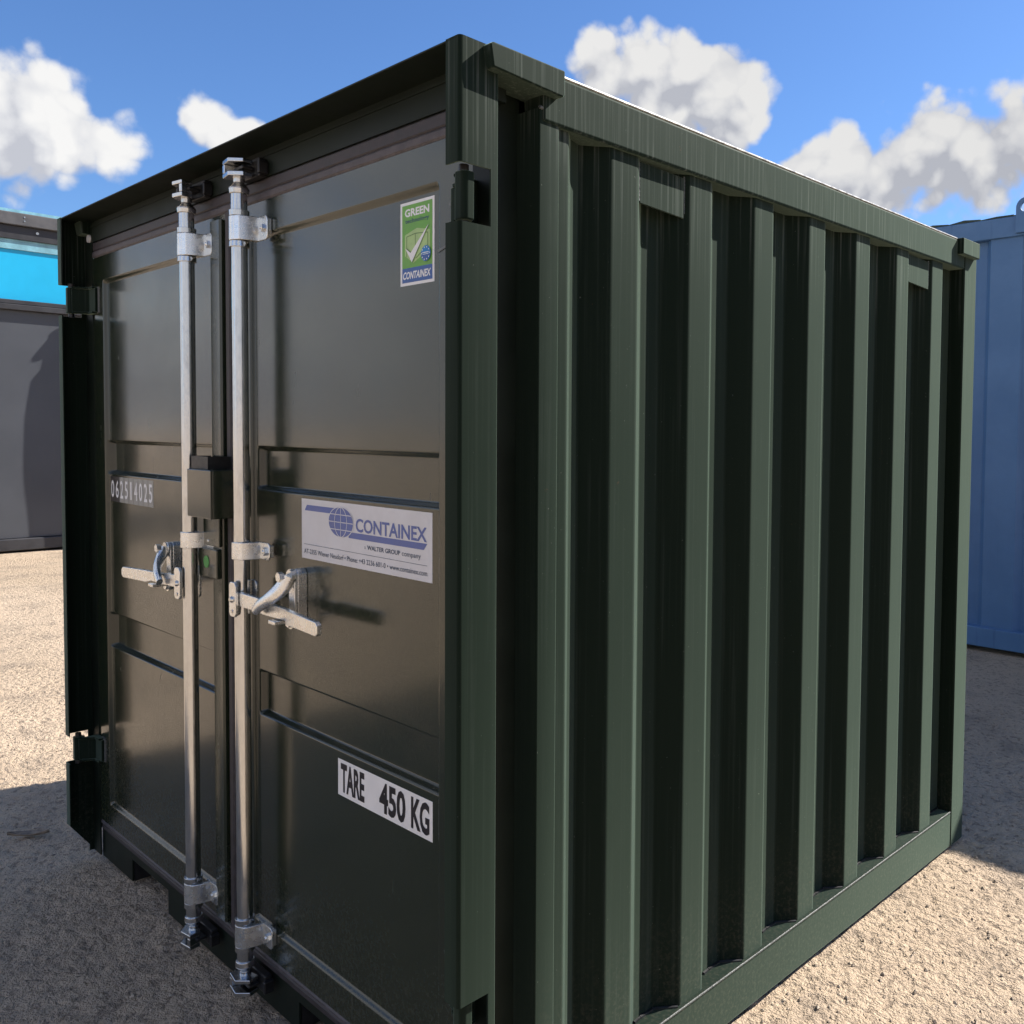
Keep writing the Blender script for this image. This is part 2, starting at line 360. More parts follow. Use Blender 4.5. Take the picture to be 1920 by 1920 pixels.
# loose grit lying on the yard: far too many to count
M['grit'] = simple('loose_grit', (0.38, 0.31, 0.235), .9, .6, 55, spec=.25)
rs = np.random.default_rng(11); vs_, fs_ = [], []
areas = [((-4.2, 0.0), (-1.15, 0.06), 3600), ((-4.4, -2.0), (0.0, 3.2), 2300), ((0.012, 1.3), (0.35, 3.3), 3600)]
oct_v = np.array([(1, 0, 0), (-1, 0, 0), (0, 1, 0), (0, -1, 0), (0, 0, 1), (0, 0, -1)], float)
oct_f = [(0, 2, 4), (2, 1, 4), (1, 3, 4), (3, 0, 4), (2, 0, 5), (1, 2, 5), (3, 1, 5), (0, 3, 5)]
for (ax0, ax1), (ay0, ay1), cnt in areas:
    for _ in range(cnt):
        r = 0.0018+0.0042*rs.random()**2.6; an = rs.random()*6.28; sx_, sy_, sz_ = 0.7+0.7*rs.random(3)
        q = oct_v*(1+0.35*(rs.random((6, 1))-.5))*np.array((sx_, sy_, sz_*.65))*r
        q = np.stack([q[:, 0]*math.cos(an)-q[:, 1]*math.sin(an), q[:, 0]*math.sin(an)+q[:, 1]*math.cos(an), q[:, 2]], 1)
        gx_, gy_ = ax0+(ax1-ax0)*rs.random(), ay0+(ay1-ay0)*rs.random()
        iz = hx[min(nx_-1, int(np.searchsorted(gx, gx_))), min(ny_-1, int(np.searchsorted(gy, gy_)))]
        base_ = len(vs_); vs_ += [(gx_+a_[0], gy_+a_[1], iz+r*.3+a_[2]) for a_ in q]; fs_ += [tuple(base_+i for i in f_) for f_ in oct_f]
me = bpy.data.meshes.new('grit'); me.from_pydata(vs_, [], fs_); me.materials.append(M['grit'])
o = bpy.data.objects.new('grit', me); COL.objects.link(o); o['kind'] = 'stuff'; o['label'] = 'loose stone grit scattered over the yard'; o['category'] = 'grit'

# ------------------------------------------------------------------ the green container
WD, LN, HT = 1.95, 1.98, 1.91
C = empty('storage_container', (-WD/2, LN/2, 0), 'dark green steel storage container with two galvanised locking bars in the foreground', 'container')
mir = lambda x: -WD-x

def corner_post(flip):
    f = mir if flip else (lambda x: x)
    b = MB()
    prof = arc_corner([(0, 0), (-0.036, 0), (-0.036, 0.0035), (-0.0038, 0.0035), (-0.0038, 0.06), (0, 0.06)], [0.0065, 0, 0, 0.0028, 0, 0], 4)
    for z0, z1 in ((0.115, 0.302), (0.386, 1.632), (1.722, 1.913)):
        b.prism([(f(x), y) for x, y in prof], 'z', z0, z1)
    # strip behind the hinge cut-outs, rounded onto the back return
    ret = arc_corner([(0, 0.06), (-0.0038, 0.06), (-0.0038, 0.075), (0, 0.075)], [0, 0, 0, 0.003], 4)
    b.prism([(f(x), y) for x, y in ret], 'z', 0.012, 1.911)
    rb = MB(); rb.box(f(-0.062), f(-0.0040), 0.0714, 0.075, 0.012, 1.908); rb.build('post_return', 'frame', C)
    b.prism([(0, 0.115), (0.06, 0.115), (0.06, 0.030)], 'x', f(-0.0038), f(0))     # cut-away foot
    o = b.build('corner_post', 'body', C)
    return o
corner_post(False); corner_post(True)
for flip in (False, True):                      # recess between post and side panel, then the upright stile
    f = mir if flip else (lambda x: x)
    b = MB(); b.box(f(-0.066), f(-0.062), 0.0755, 0.168, 0.1, 1.905)
    b.build('recess_panel', 'frame', C)
    b = MB(); b.prism([(f(x), y) for x, y in arc_corner([(-0.004, 0.163), (-0.0615, 0.163), (-0.0615, 0.169), (-0.012, 0.169), (-0.012, 0.209), (-0.004, 0.209)], [0.003, 0, 0, 0, 0, 0.004])], 'z', 0.06, 1.848)
    b.build('door_jamb_stile', 'body', C)
    b = MB()
    zz = 1.849
    for k in range(5):                          # weld bead over the stile
        y = 0.164+k*0.0095; b.cyl((f(-0.0052), y, zz-k*0.0022), (f(-0.0052), y+0.0105, zz-0.002-k*0.0022), 0.0034, 0.0031, 10)
    b.build('weld_seam', 'weld', C)
    b = MB(); b.box(f(-0.06), f(0.0), 1.888, 1.982, 0.002, 1.908)
    b.build('rear_corner_post', 'body', C, bevel=0.006, seg=3)
    b = MB(); b.prism([(0.044, 1.908), (0.050, 1.874), (0.196, 1.868), (0.2, 1.872), (0.2, 1.9125), (0.05, 1.9125)], 'x', f(-0.055), f(0.019))
    b.build('corner_block', 'body', C, bevel=0.003)
    b = MB(); b.box(f(-0.05), f(0.019), 1.832, 1.958, 1.864, 1.9125)
    b.build('corner_block', 'body', C, bevel=0.003)
    b = MB(); b.box(f(-0.052), f(0), 0.169, 1.8875, 1.826, 1.909)
    b.build('top_rail', 'body', C, bevel=0.006, seg=4)
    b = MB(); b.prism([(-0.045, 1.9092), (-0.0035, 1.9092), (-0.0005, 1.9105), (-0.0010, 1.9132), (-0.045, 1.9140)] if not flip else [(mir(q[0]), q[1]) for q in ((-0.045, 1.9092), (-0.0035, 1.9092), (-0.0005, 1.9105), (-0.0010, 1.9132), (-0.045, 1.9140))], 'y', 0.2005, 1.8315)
    b.build('roof_glint_strip', 'edge_glint', C)  # added strip, its pale colour stands for sunlight glinting on the rail top
    b = MB(); b.cyl((f(-0.0022), 0.215, 0.1158), (f(-0.0022), 1.885, 0.1158), 0.0021, seg=8); b.build('rail_glint_bead', 'weld', C)  # added bead, a lighter line painting the shine on the bottom rail's edge
    b = MB(); b.box(f(-0.06), f(0), 0.169, 1.8875, 0.004, 0.117)
    b.build('bottom_rail', 'body', C, bevel=0.006, seg=4)

# corrugated sides
def corrugation():
    pts = []
    xr, xv = -0.012, -0.049
    pts += [(0.205, xr), (0.236, xr), (0.262, xv+0.012), (0.296, xv)]
    for k in range(7):
        y = 0.342+0.2235*k
        pts += [(y-0.047, xv), (y, xr), (y+0.072, xr), (y+0.119, xv)]
    pts = pts[:3]+pts[4:]
    pts += [(1.888, xv)]
    out = []
    for i, p in enumerate(pts):
        if 0 < i < len(pts)-1:
            p0, p1, p2 = Vector(pts[i-1]), Vector(p), Vector(pts[i+1])
            a = (p0-p1).normalized(); b = (p2-p1).normalized(); t = 0.0045
            q = p1+a*(t+.0012); out.append((q.x, q.y))
            for k in (0, .25, .5, .75, 1):
                q = (p1+a*t)*(1-k)**2+p1*2*k*(1-k)+(p1+b*t)*k*k; out.append((q.x, q.y))
            q = p1+b*(t+.0012); out.append((q.x, q.y))
        else: out.append(p)
    return out
prof = corrugation()
for flip in (False, True):
    f = mir if flip else (lambda x: x)
    b = MB(); n = len(prof)
    zs = [0.1165, 0.6, 1.2, 1.84]
    vs = [(f(x), y, z) for z in zs for y, x in prof]
    b.faces(vs, [(r*n+i, r*n+i+1, (r+1)*n+i+1, (r+1)*n+i) for r in range(len(zs)-1) for i in range(n-1)])
    o = b.build('corrugated_side', 'body', C)
    md = o.modifiers.new('sheet', 'SOLIDIFY'); md.thickness = 0.002; md.offset = 0; md.use_rim = False
    for y0, y1 in ((0.424, 0.556), (1.5425, 1.672)):
        b = MB(); b.prism([(y0, 1.744), (y1, 1.738), (y1, 1.818), (y0, 1.822)], 'x', f(-0.0205), f(-0.0170))
        b.box(f(-0.048), f(-0.0210), y0+.03, y1-.03, 1.79, 1.80)
        b.build('vent_cover', 'body', C, bevel=0.0012)
        for yy in (y0-.0005, y1+.0005):
            b = MB()
            for k in range(9): b.cyl((f(-.0190), yy, 1.748+k*.008), (f(-.0190), yy, 1.7575+k*.008), .0026, .0020, 6)
            b.build('weld_seam', 'weld', C)
    for k in range(8):                           # sealant line in the valleys above the bottom rail
        b = MB()
        y = 0.342+0.2235*k-0.105
        if k == 7: y1 = 1.885
        else: y1 = y+0.098
        q = [(y+.0, -.0455), (y+.02, -.0475), (y+.058, -.0465), (y1, -.0125 if k < 7 else -.047)]
        for (ya, xa), (yb, xb) in zip(q, q[1:]): b.cyl((f(xa+.002), ya, .1175), (f(xb+.002), yb, .1175), .0042, .0035, 6)
        b.build('sealant_bead', 'black', C)

# roof, back wall, floor, visor, header, sill
b = MB(); b.box(-WD+0.05, -0.05, 0.07, LN-0.03, 1.893, 1.898); b.build('roof', 'frame', C)
b = MB(); b.box(-WD+0.06, -0.06, LN-0.03, LN-0.024, 0.05, 1.905); b.build('rear_wall', 'frame', C)
b = MB(); b.box(-WD+0.0605, -0.0605, 0.09, LN-0.035, 0.075, 0.1); b.build('floor_plate', 'black', C)
b = MB(); b.box(-WD+0.004, -0.004, 0.0, 0.1, 1.9085, 1.9118); b.build('visor', 'frame', C, bevel=0.0012)
b = MB(); b.box(-WD+0.037, -0.037, 0.0725, 0.12, 1.850, 1.9082); hd = b.build('header', 'frame', C)
b = MB(); b.cyl((-1.905, 0.0725, 1.862), (-1.905, 0.066, 1.862), 0.0125, 0.011, 14); b.build('drain_plug', 'white', C)
b = MB()
PK = [(-1.657, -1.397), (-0.68, -0.42)]
xs = [-WD+0.05, PK[0][0], PK[0][1], PK[1][0], PK[1][1], -0.05]
poly = [(xs[0], 0.004), (xs[1], 0.004), (xs[1], 0.068), (xs[2], 0.068), (xs[2], 0.004), (xs[3], 0.004), (xs[3], 0.068), (xs[4], 0.068), (xs[4], 0.004), (xs[5], 0.004), (xs[5], 0.091), (xs[0], 0.091)]
b.prism(poly, 'y', 0.081, 0.087); b.build('door_sill', 'frame', C, bevel=0.0015)
for a, c in PK:
    b = MB(); b.prism([(a-.004, .003), (a, .003), (a, .07), (c, .07), (c, .003), (c+.004, .003), (c+.004, .0745), (a-.004, .0745)], 'y', .0875, LN-.05)
    b.build('fork_pocket', 'black', C)

# seals round the doors
def seal(name, x0, x1, z0, z1, y, mat, ax):
    b = MB()
    if ax == 'x': b.prism([(y+.012, z0), (y+.003, z0), (y, z0+.004), (y, z1-.004), (y+.003, z1), (y+.012, z1)], 'x', x0, x1)
    else: b.prism([(x0, y+.012), (x0, y+.003), (x0+.004, y), (x1-.004, y), (x1, y+.003), (x1, y+.012)], 'z', z0, z1)
    return b.build(name, mat, C)
seal('door_seal', -1.895, -0.055, 1.8225, 1.8497, 0.0745, 'rubber', 'x')
seal('door_seal', -1.885, -0.065, 1.8025, 1.8220, 0.0715, 'seal_grey', 'x')
seal('door_seal', -1.895, -0.055, 0.0915, 0.110, 0.076, 'rubber', 'x')
seal('door_seal', -1.885, -0.065, 0.1105, 0.1235, 0.073, 'seal_grey', 'x')
seal('door_seal', -0.9895, -0.966, 0.124, 1.802, 0.0700, 'rubber', 'z')
seal('door_seal', -1.9075, -1.8925, 0.115, 1.80, 0.0735, 'seal_grey', 'z')
seal('door_seal', -0.0575, -0.0425, 0.115, 1.80, 0.0735, 'seal_grey', 'z')

# door leaves: pressed sheet with a sunk field and two horizontal swages
def door_leaf(x0, x1, field, bands, z0=0.124, z1=1.802):
    yf = 0.0745
    def ramp(lo, hi, bv, v): 
        a = min(max((v-lo)/bv, 0), 1); c = min(max((hi-v)/bv, 0), 1); k = min(a, c); return k*k*(3-2*k)
    fx0, fx1, fz0, fz1, fd, fb = field
    def lines(lo, hi, bv): 
        r = []
        for e_, s_ in ((lo, 1), (hi, -1)):
            r += [e_-s_*.0015]+[e_+s_*bv*k for k in (0, .15, .35, .5, .65, .85, 1)]+[e_+s_*(bv+.0015)]
        return r
    X = [x0, x1]+lines(fx0, fx1, fb); Z = [z0, z1]+lines(fz0, fz1, fb)
    for bx0, bx1, bz0, bz1, bd, bb in bands: X += lines(bx0, bx1, bb); Z += lines(bz0, bz1, bb)
    X += list(np.linspace(x0, x1, 9)); Z += list(np.linspace(z0, z1, 15))
    def uniq(a):
        a = sorted(a); o_ = [a[0]]
        for v in a:
            if v-o_[-1] > 4e-4: o_.append(v)
        return o_
    X, Z = uniq(X), uniq(Z)
    def depth(x, z):
        d = fd*ramp(fx0, fx1, fb, x)*ramp(fz0, fz1, fb, z) if True else 0
        for bx0, bx1, bz0, bz1, bd, bb in bands: d += bd*ramp(bx0, bx1, bb, x)*ramp(bz0, bz1, bb, z)
        return d
    b = MB(); n = len(X)
    vs = [(x, yf+depth(x, z), z) for z in Z for x in X]
    fs = [(j*n+i, j*n+i+1, (j+1)*n+i+1, (j+1)*n+i) for j in range(len(Z)-1) for i in range(n-1)]
    b.faces(vs, fs)
    yb = yf+0.042                                  # folded edges and inner skin
    ring = [(x0, z0), (x1, z0), (x1, z1), (x0, z1)]
    for (xa, za), (xb, zb) in zip(ring, ring[1:]+ring[:1]): b.faces([(xa, yf, za), (xb, yf, zb), (xb, yb, zb), (xa, yb, za)], [(0, 3, 2, 1)])
    b.faces([(x0, yb, z0), (x1, yb, z0), (x1, yb, z1), (x0, yb, z1)], [(3, 2, 1, 0)])
    return b.build('door', 'door', C, recalc=False)
bandz = ((1.170, 1.270), (0.660, 0.766))
dr = door_leaf(-0.9655, -0.058, (-0.877, -0.158, 0.185, 1.735, 0.009, 0.013), [(-0.862, -0.164, a, c, 0.016, 0.011) for a, c in bandz])
dl = door_leaf(-1.892, -0.990, (-1.812, -1.062, 0.185, 1.735, 0.009, 0.013), [(-1.806, -1.076, a, c, 0.016, 0.011) for a, c in bandz])
dr['label'] = 'right door with three stickers'; dl['label'] = 'left door with number plate'
b = MB(); b.prism([(-1.052, .0742), (-1.052, .066), (-1.047, .062), (-1.001, .062), (-.996, .066), (-.996, .0742)], 'z', .135, 1.788)
b.build('cover_strip', 'door', dl)
b = MB(); b.box(-1.1, -1.0, .050, .0618, .955, 1.024); b.build('latch_plate', 'door', dl, bevel=.003)
b = MB(); b.cyl((-1.055, .0498, .992), (-1.055, .0488, .992), .0145, seg=24); b.build('inspection_dot', 'dot', dl)
b = MB(); b.box(-1.085, -0.998, .055, .0618, 1.03, 1.112); b.build('latch_plate', 'door', dl, bevel=.002)

# lock box between the bars
b = MB()
for q in ((-1.035, -.908, 0.0, .004, 1.105, 1.214), (-1.035, -1.031, .004, .062, 1.105, 1.214), (-.912, -.908, .004, .062, 1.105, 1.214), (-1.031, -.912, .004, .062, 1.210, 1.214)): b.box(*q)
lb = b.build('lock_box', 'door', C, bevel=.0025)
b = MB(); b.box(-1.055, -.965, .018, .021, 1.2145, 1.243); b.box(-1.055, -1.052, .021, .0615, 1.2145, 1.243); b.box(-.968, -.965, .021, .069, 1.2145, 1.243)
b.build('top_bracket', 'black', lb)

# locking bars
RY, RR = 0.036, 0.0165
def locking_bar(x, s):
    b = MB()
    b.cyl((x, RY, .115), (x, RY, 1.82), RR, seg=32)
    rod = b.build('locking_bar', 'galv', C)
    def clamp(z0, z1, rings=True):
        b = MB()
        b.cyl((x, RY, z0), (x, RY, z1), RR+.0042, seg=32)
        # ear bolted to the door on the right of the bar
        h = (z1-z0)
        ear = arc_corner([(x+.012, z0), (x+.074, z0), (x+.074, z1), (x+.012, z1)], [0, .010, .010, 0], 4)
        b.prism([(x+.006, RY-.019), (x+.024, RY-.012), (x+.034, .058), (x+.034, .0655), (x+.028, .0655), (x+.018, RY+.004)], 'z', z0, z1)
        b.prism(ear, 'y', .0615, .0655)
        b.box(x+.02, x+.07, .0655, .0742, z0+.006, z1-.006)
        o = b.build('bar_clamp', 'zinc', rod, bevel=.0015)
        zc = (z0+z1)/2
        b = MB(); b.cyl((x+.056, .0615, zc), (x+.056, .0555, zc), .0092, .0092, 6); b.cyl((x+.056, .0556, zc), (x+.056, .0535, zc), .0045, .003, 10)
        b.build('bolt', 'zinc', rod)
        b = MB(); b.cyl((x-.0205, RY-.004, zc), (x-.0225, RY-.006, zc), .0052, .0052, 10); b.build('set_screw', 'black', rod)
        if rings:
            for za, zb in ((z1+.0006, z1+.0135), (z0-.0006, z0-.0135)):
                b = MB(); b.cyl((x, RY, za), (x, RY, zb), RR+.0036, RR+.0042, 32); b.build('stop_collar', 'galv', rod, bevel=.001)
    clamp(1.712, 1.764); clamp(1.022, 1.060, False); clamp(.158, .206)
    # forged cams at both ends
    for zc, d in ((1.82, 1), (.115, -1)):
        b = MB()
        b.cyl((x, RY, zc-.008*d), (x, RY, zc+.004*d), RR+.003, RR+.0045, 28)
        b.cyl((x, RY, zc+.004*d), (x, RY, zc+.016*d), RR+.0045, .011, 28)
        b.cyl((x, RY, zc+.016*d), (x, RY, zc+.030*d), .011, .0125, 16)
        z0, z1 = sorted((zc+.026*d, zc+.030*d+.034*d))
        b.prism([(x-.030*s, RY-.022), (x+.010*s, RY-.028), (x+.034*s, RY-.006), (x+.026*s, RY+.018), (x-.006*s, RY+.010), (x-.024*s, RY+.004)], 'z', *sorted((z0, z0+.010)))
        b.prism([(x-.030*s, RY-.022), (x+.010*s, RY-.028), (x+.034*s, RY-.006), (x+.026*s, RY+.018), (x-.006*s, RY+.010), (x-.024*s, RY+.004)], 'z', *sorted((z1-.009, z1)))
        b.prism([(x-.030*s, RY-.022), (x-.018*s, RY-.0235), (x-.012*s, RY+.008), (x-.024*s, RY+.004)], 'z', *sorted((z0+.0101, z1-.0091)))
        b.build('cam', 'galv', rod, bevel=.0018)
        b = MB()
        b.box(x-.034, x+.052, .0555, .0722, z0+.002, z1+.004)
        b.box(x-.012, x+.030, .030, .0555, z0+.016, z1-.014)
        b.box(x-.046, x-.034, .03, .0722, z0+.012, z1-.006)
        b.box(x+.052, x+.062, .05, .0722, z0+.006, z1-.004)
        b.build('cam_keeper', 'black', rod, bevel=.003)
    # handle: hub on the bar, flat lever, keeper on the door
    zh = .937
    b = MB(); hub = arc_corner([(x-.005*s, zh-.038), (x+.027*s, zh-.038), (x+.027*s, zh+.038), (x-.005*s, zh+.038)], [.010]*4, 4)
    b.prism(hub, 'y', RY-.027, RY-.020); b.build('handle_hub', 'zinc', rod, bevel=.0015)
    b = MB(); b.prism(hub, 'y', RY+.018, RY+.024); b.build('handle_hub', 'zinc', rod, bevel=.0015)
    b = MB(); b.cyl((x+.010*s, RY-.0272, zh), (x+.010*s, RY-.032, zh), .0075, .005, 14); b.cyl((x+.010*s, RY-.0272, zh-.026), (x+.010*s, RY-.0285, zh-.026), .004, .004, 10)
    b.build('rivet', 'galv', rod)
    b = MB()
    pth = [(.016, zh+.016, zh-.014, RY-.019), (.10, zh+.014, zh-.016, RY-.017), (.135, zh+.008, zh-.020, RY-.013), (.215, zh+.004, zh-.020, RY-.010), (.235, zh+.006, zh-.024, RY-.018), (.368, zh+.002, zh-.026, RY-.026), (.376, zh-.004, zh-.020, RY-.027)]
    th = .0105; vs = []
    for dx, zt, zb, y in pth: vs += [(x+dx*s, y, zb), (x+dx*s, y, zt), (x+dx*s, y+th, zt), (x+dx*s, y+th, zb)]
    fs = [(0, 1, 2, 3), tuple(range(len(vs)-4, len(vs)))]
    for k in range(len(pth)-1):
        a = k*4
        for i in range(4): fs.append((a+i, a+(i+1) % 4, a+4+(i+1) % 4, a+4+i))
    b.faces(vs, fs); b.build('lever', 'zinc', rod, bevel=.0016)
    xk = x+.185*s
    b = MB()
    kp = arc_corner([(xk-.013, zh-.043), (xk+.013, zh-.043), (xk+.013, zh+.080), (xk-.013, zh+.080)], [.0125]*4, 5)
    b.prism(kp, 'y', .0555, .0625)
    b.prism(kp, 'y', .0626, .0835)
    b.prism([(xk-.014, zh-.030), (xk+.014, zh-.030), (xk+.014, zh-.022), (xk-.014, zh-.022)], 'y', .012, .0554)
    b.build('handle_keeper', 'zinc', rod, bevel=.0015)
    b = MB()                                      # swan-neck catch that drops over the lever
    sw = [(xk+.004*s, .048, zh+.066), (xk-.002*s, .038, zh+.044), (xk-.020*s, .022, zh+.022), (xk-.048*s, .012, zh+.004), (xk-.066*s, .010, zh-.010)]
    pts_ = []
    for k in range(13):
        u = k/12*4; i0 = min(3, int(u)); q = u-i0; P_ = [Vector(sw[max(0, min(4, i0+j))]) for j in (-1, 0, 1, 2)]
        pts_.append(0.5*((2*P_[1])+(P_[2]-P_[0])*q+(2*P_[0]-5*P_[1]+4*P_[2]-P_[3])*q*q+(3*P_[1]-P_[0]-3*P_[2]+P_[3])*q**3))
    vs_, n_ = [], 12
    for k, c_ in enumerate(pts_):
        d_ = (pts_[min(12, k+1)]-pts_[max(0, k-1)]).normalized(); a_ = d_.cross(Vector((0, 0, 1))).normalized(); b_ = d_.cross(a_)
        r_ = .0150-.0055*k/12; vs_ += [c_+a_*math.cos(2*math.pi*j/n_)*r_*.8+b_*math.sin(2*math.pi*j/n_)*r_*1.15 for j in range(n_)]
    b.faces(vs_, [(k*n_+j, k*n_+(j+1) % n_, (k+1)*n_+(j+1) % n_, (k+1)*n_+j) for k in range(12) for j in range(n_)]+[tuple(range(n_)), tuple(range(12*n_, 13*n_))])
    b.cyl(sw[0], (xk+.004*s, .0554, zh+.066), .0135, .0135, 14)
    b.build('catch', 'zinc', rod)
    for zz in (zh+.066, zh-.031):
        b = MB(); b.cyl((xk, .0554 if zz < zh else .036, zz), (xk, .046 if zz < zh else .026, zz), .0105, .0105, 6); b.cyl((xk, .0553, zz), (xk, .052, zz), .0145, .0145, 18)
        b.build('bolt', 'zinc', rod)
    return rod
locking_bar(-.836, 1); locking_bar(-1.114, -1)

# hinges
for flip in (False, True):
    f = mir if flip else (lambda x: x)
    for z0, z1 in ((1.632, 1.722), (.302, .386)):
        b = MB()
        b.prism([(f(-.010), .036), (f(-.010), .022), (f(-.017), .015), (f(-.033), .015), (f(-.041), .022), (f(-.041), .036), (f(-.030), .044)], 'z', z0+.007, z1-.007)
        h = b.build('hinge', 'body', C, bevel=.003)
        b = MB(); b.cyl((f(-.026), .027, z0-.004), (f(-.026), .027, z1+.004), .008, seg=12); b.build('pin', 'black', h)
        zm = (z0+z1)/2
        b = MB(); b.prism([(f(-.0415), .022), (f(-.070), .060), (f(-.112), .063), (f(-.112), .0738), (f(-.050), .0738), (f(-.0415), .036)], 'z', z0+.010, z1-.010); b.build('strap', 'body', h, bevel=.003)
        for zz in (z0+.006, z1-.012):
            b = MB(); b.prism([(f(-.046), .022), (f(-.074), .056), (f(-.100), .0585), (f(-.106), .0738), (f(-.050), .0738)], 'z', zz, zz+.006); b.build('strap_flange', 'body', h, bevel=.0015)
        b = MB()
        wl = [(f(-.085), z0+.008), (f(-.113), z0+.010), (f(-.1135), z1-.010), (f(-.085), z1-.008)]
        for (xa, za), (xb, zb) in zip(wl, wl[1:]): b.cyl((xa, .0735, za), (xb, .0735, zb), .0042, .0042, 8)
        b.build('weld_seam', 'weld', h)

# ------------------------------------------------------------------ stickers (flat print, a real sheet on the door)
_txt = {}
def text_tris(body, off=0.0):
    k = (body, off)
    if k in _txt: return _txt[k]
    cu = bpy.data.curves.new('t', 'FONT'); cu.body = body; cu.size = 1; cu.offset = off; cu.resolution_u = 3
    ob = bpy.data.objects.new('t', cu); COL.objects.link(ob)
    dg = bpy.context.evaluated_depsgraph_get(); dg.update()
    me = bpy.data.meshes.new_from_object(ob.evaluated_get(dg))
    vs = [tuple(v.co) for v in me.vertices]; fs = [tuple(p.vertices) for p in me.polygons]
    bpy.data.objects.remove(ob); bpy.data.curves.remove(cu); bpy.data.meshes.remove(me)
    x0 = min(v[0] for v in vs); x1 = max(v[0] for v in vs); y0 = min(v[1] for v in vs); y1 = max(v[1] for v in vs)
    _txt[k] = ([((v[0]-x0)/(x1-x0), (v[1]-y0)/(y1-y0)) for v in vs], fs); return _txt[k]
class Decal:
    def __init__(s, x0, x1, z0, z1, y, base):
        s.x0, s.x1, s.z0, s.z1, s.y = x0, x1, z0, z1, y; s.b = MB()
        s.b.box(x0, x1, y, y+.0004, z0, z1, base)
    def P(s, u, v, L): return (s.x0+u*(s.x1-s.x0), s.y-.00025*L, s.z1-v*(s.z1-s.z0))
    def poly(s, pts, mat, L=1): s.b.faces([s.P(u, v, L) for u, v in pts], [tuple(range(len(pts)))], mat); return s
    def rect(s, u0, u1, v0, v1, mat, L=1): return s.poly([(u0, v1), (u1, v1), (u1, v0), (u0, v0)], mat, L)
    def ell(s, u, v, ru, rv, mat, L=1, n=36): return s.poly([(u+ru*math.cos(2*math.pi*i/n), v-rv*math.sin(2*math.pi*i/n)) for i in range(n)], mat, L)
    def arc(s, u, v, ru, rv, w, mat, L=2, a0=0, a1=2*math.pi, n=30):     # thin elliptical line
        for i in range(n):
            a, c = a0+(a1-a0)*i/n, a0+(a1-a0)*(i+1)/n
            q = [(u+ru*math.cos(a), v-rv*math.sin(a)), (u+ru*math.cos(c), v-rv*math.sin(c))]
            s.seg(q[0], q[1], w, mat, L)
        return s
    def seg(s, p, q, w, mat, L=2):
        ax, az = (s.x1-s.x0), (s.z1-s.z0); d = Vector(((q[0]-p[0])*ax, (q[1]-p[1])*az))
        if d.length < 1e-9: return s
        nrm = Vector((-d.y, d.x)).normalized()*w/2; n_ = (nrm.x/ax, nrm.y/az)
        return s.poly([(p[0]+n_[0], p[1]+n_[1]), (q[0]+n_[0], q[1]+n_[1]), (q[0]-n_[0], q[1]-n_[1]), (p[0]-n_[0], p[1]-n_[1])], mat, L)
    def text(s, body, u0, u1, v0, v1, mat, L=2, off=0.0, shear=0.0):
        vs, fs = text_tris(body, off)
        s.b.faces([s.P(u0+(a+shear*(b_-.5))*(u1-u0), v1-b_*(v1-v0), L) for a, b_ in vs], fs, mat); return s
    def done(s, name, parent, label):
        for f_ in s.b.bm.faces:
            f_.normal_update()
            if abs(f_.normal.y) > .9 and f_.normal.y > 0 and f_.calc_center_median().y < s.y-.0001: f_.normal_flip()
        o = s.b.build(name, None, parent, smooth=False, recalc=False); o['label'] = label; return o
YD = 0.0831
d = Decal(-.660, -.191, 1.038, 1.163, YD, 'white')
d.poly([(.028, .195), (.29, .195), (.29, .10), (.048, .10)], 'cblue', 1)
d.poly([(.40, .545), (.945, .545), (.968, .45), (.40, .45)], 'cblue', 1)
d.ell(.338, .316, .104, .250, 'white', 2); d.ell(.338, .316, .099, .238, 'cblue', 3)
d.arc(.338, .316, .050, .238, .0016, 'white', 4); d.seg((.338, .078), (.338, .554), .0016, 'white', 4)
for k, dz in ((.86, .12), (1, 0), (.86, -.12)): d.seg((.338-.099*k, .316+dz*1.0), (.338+.099*k, .316+dz*1.0), .0016, 'white', 4)
d.text('CONTAINEX', .457, .966, .218, .432, 'cblue', 2, .022)
d.text('a', .525, .533, .635, .675, 'navy', 2); d.text('WALTER GROUP', .545, .785, .612, .682, 'navy', 2, .018)
d.text('company', .797, .925, .63, .705, 'navy', 2)
d.seg((.022, .758), (.967, .766), .0008, 'navy', 2)
d.text('AT-2355 Wiener Neudorf \u2022 Phone: +43 2236 601-0 \u2022 www.containex.com', .022, .968, .835, .915, 'navy', 2, .006)
d.done('company_sticker', dr, 'white sticker with blue globe logo')

d = Decal(-.290, -.1855, 1.568, 1.716, YD, 'pwhite')
d.rect(.055, .945, .035, .79, 'pgreen', 1); d.rect(.055, .945, .79, .965, 'dblue', 1)
d.poly([(.14, .64), (.40, .74), (.88, .60), (.88, .38), (.50, .33), (.14, .39)], 'lgreen', 2)
d.poly([(.20, .415), (.46, .392), (.82, .41), (.82, .55), (.50, .68), (.20, .655)], 'lgreen', 3)
for a, c in (((.20, .415), (.46, .392)), ((.46, .392), (.82, .41)), ((.20, .415), (.20, .655)), ((.82, .41), (.82, .56)), ((.47, .69), (.82, .56)), ((.46, .40), (.46, .56))): d.seg(a, c, .0017, 'olive', 4)
d.poly([(.19, .54), (.345, .605), (.87, .315), (.385, .735)], 'olive', 5)
d.poly([(.165, .55), (.325, .615), (.855, .315), (.36, .73)], 'pwhite', 6)
d.ell(.775, .655, .14, .092, 'bblue', 7); d.poly([(.64, .67), (.91, .67), (.90, .69), (.85, .725), (.775, .745), (.70, .725), (.65, .69)], 'dblue', 8)
for k in range(10):
    a = 2*math.pi*k/10; d.ell(.775+.112*math.cos(a), .655-.074*math.sin(a), .013, .009, 'pwhite', 9, 6)
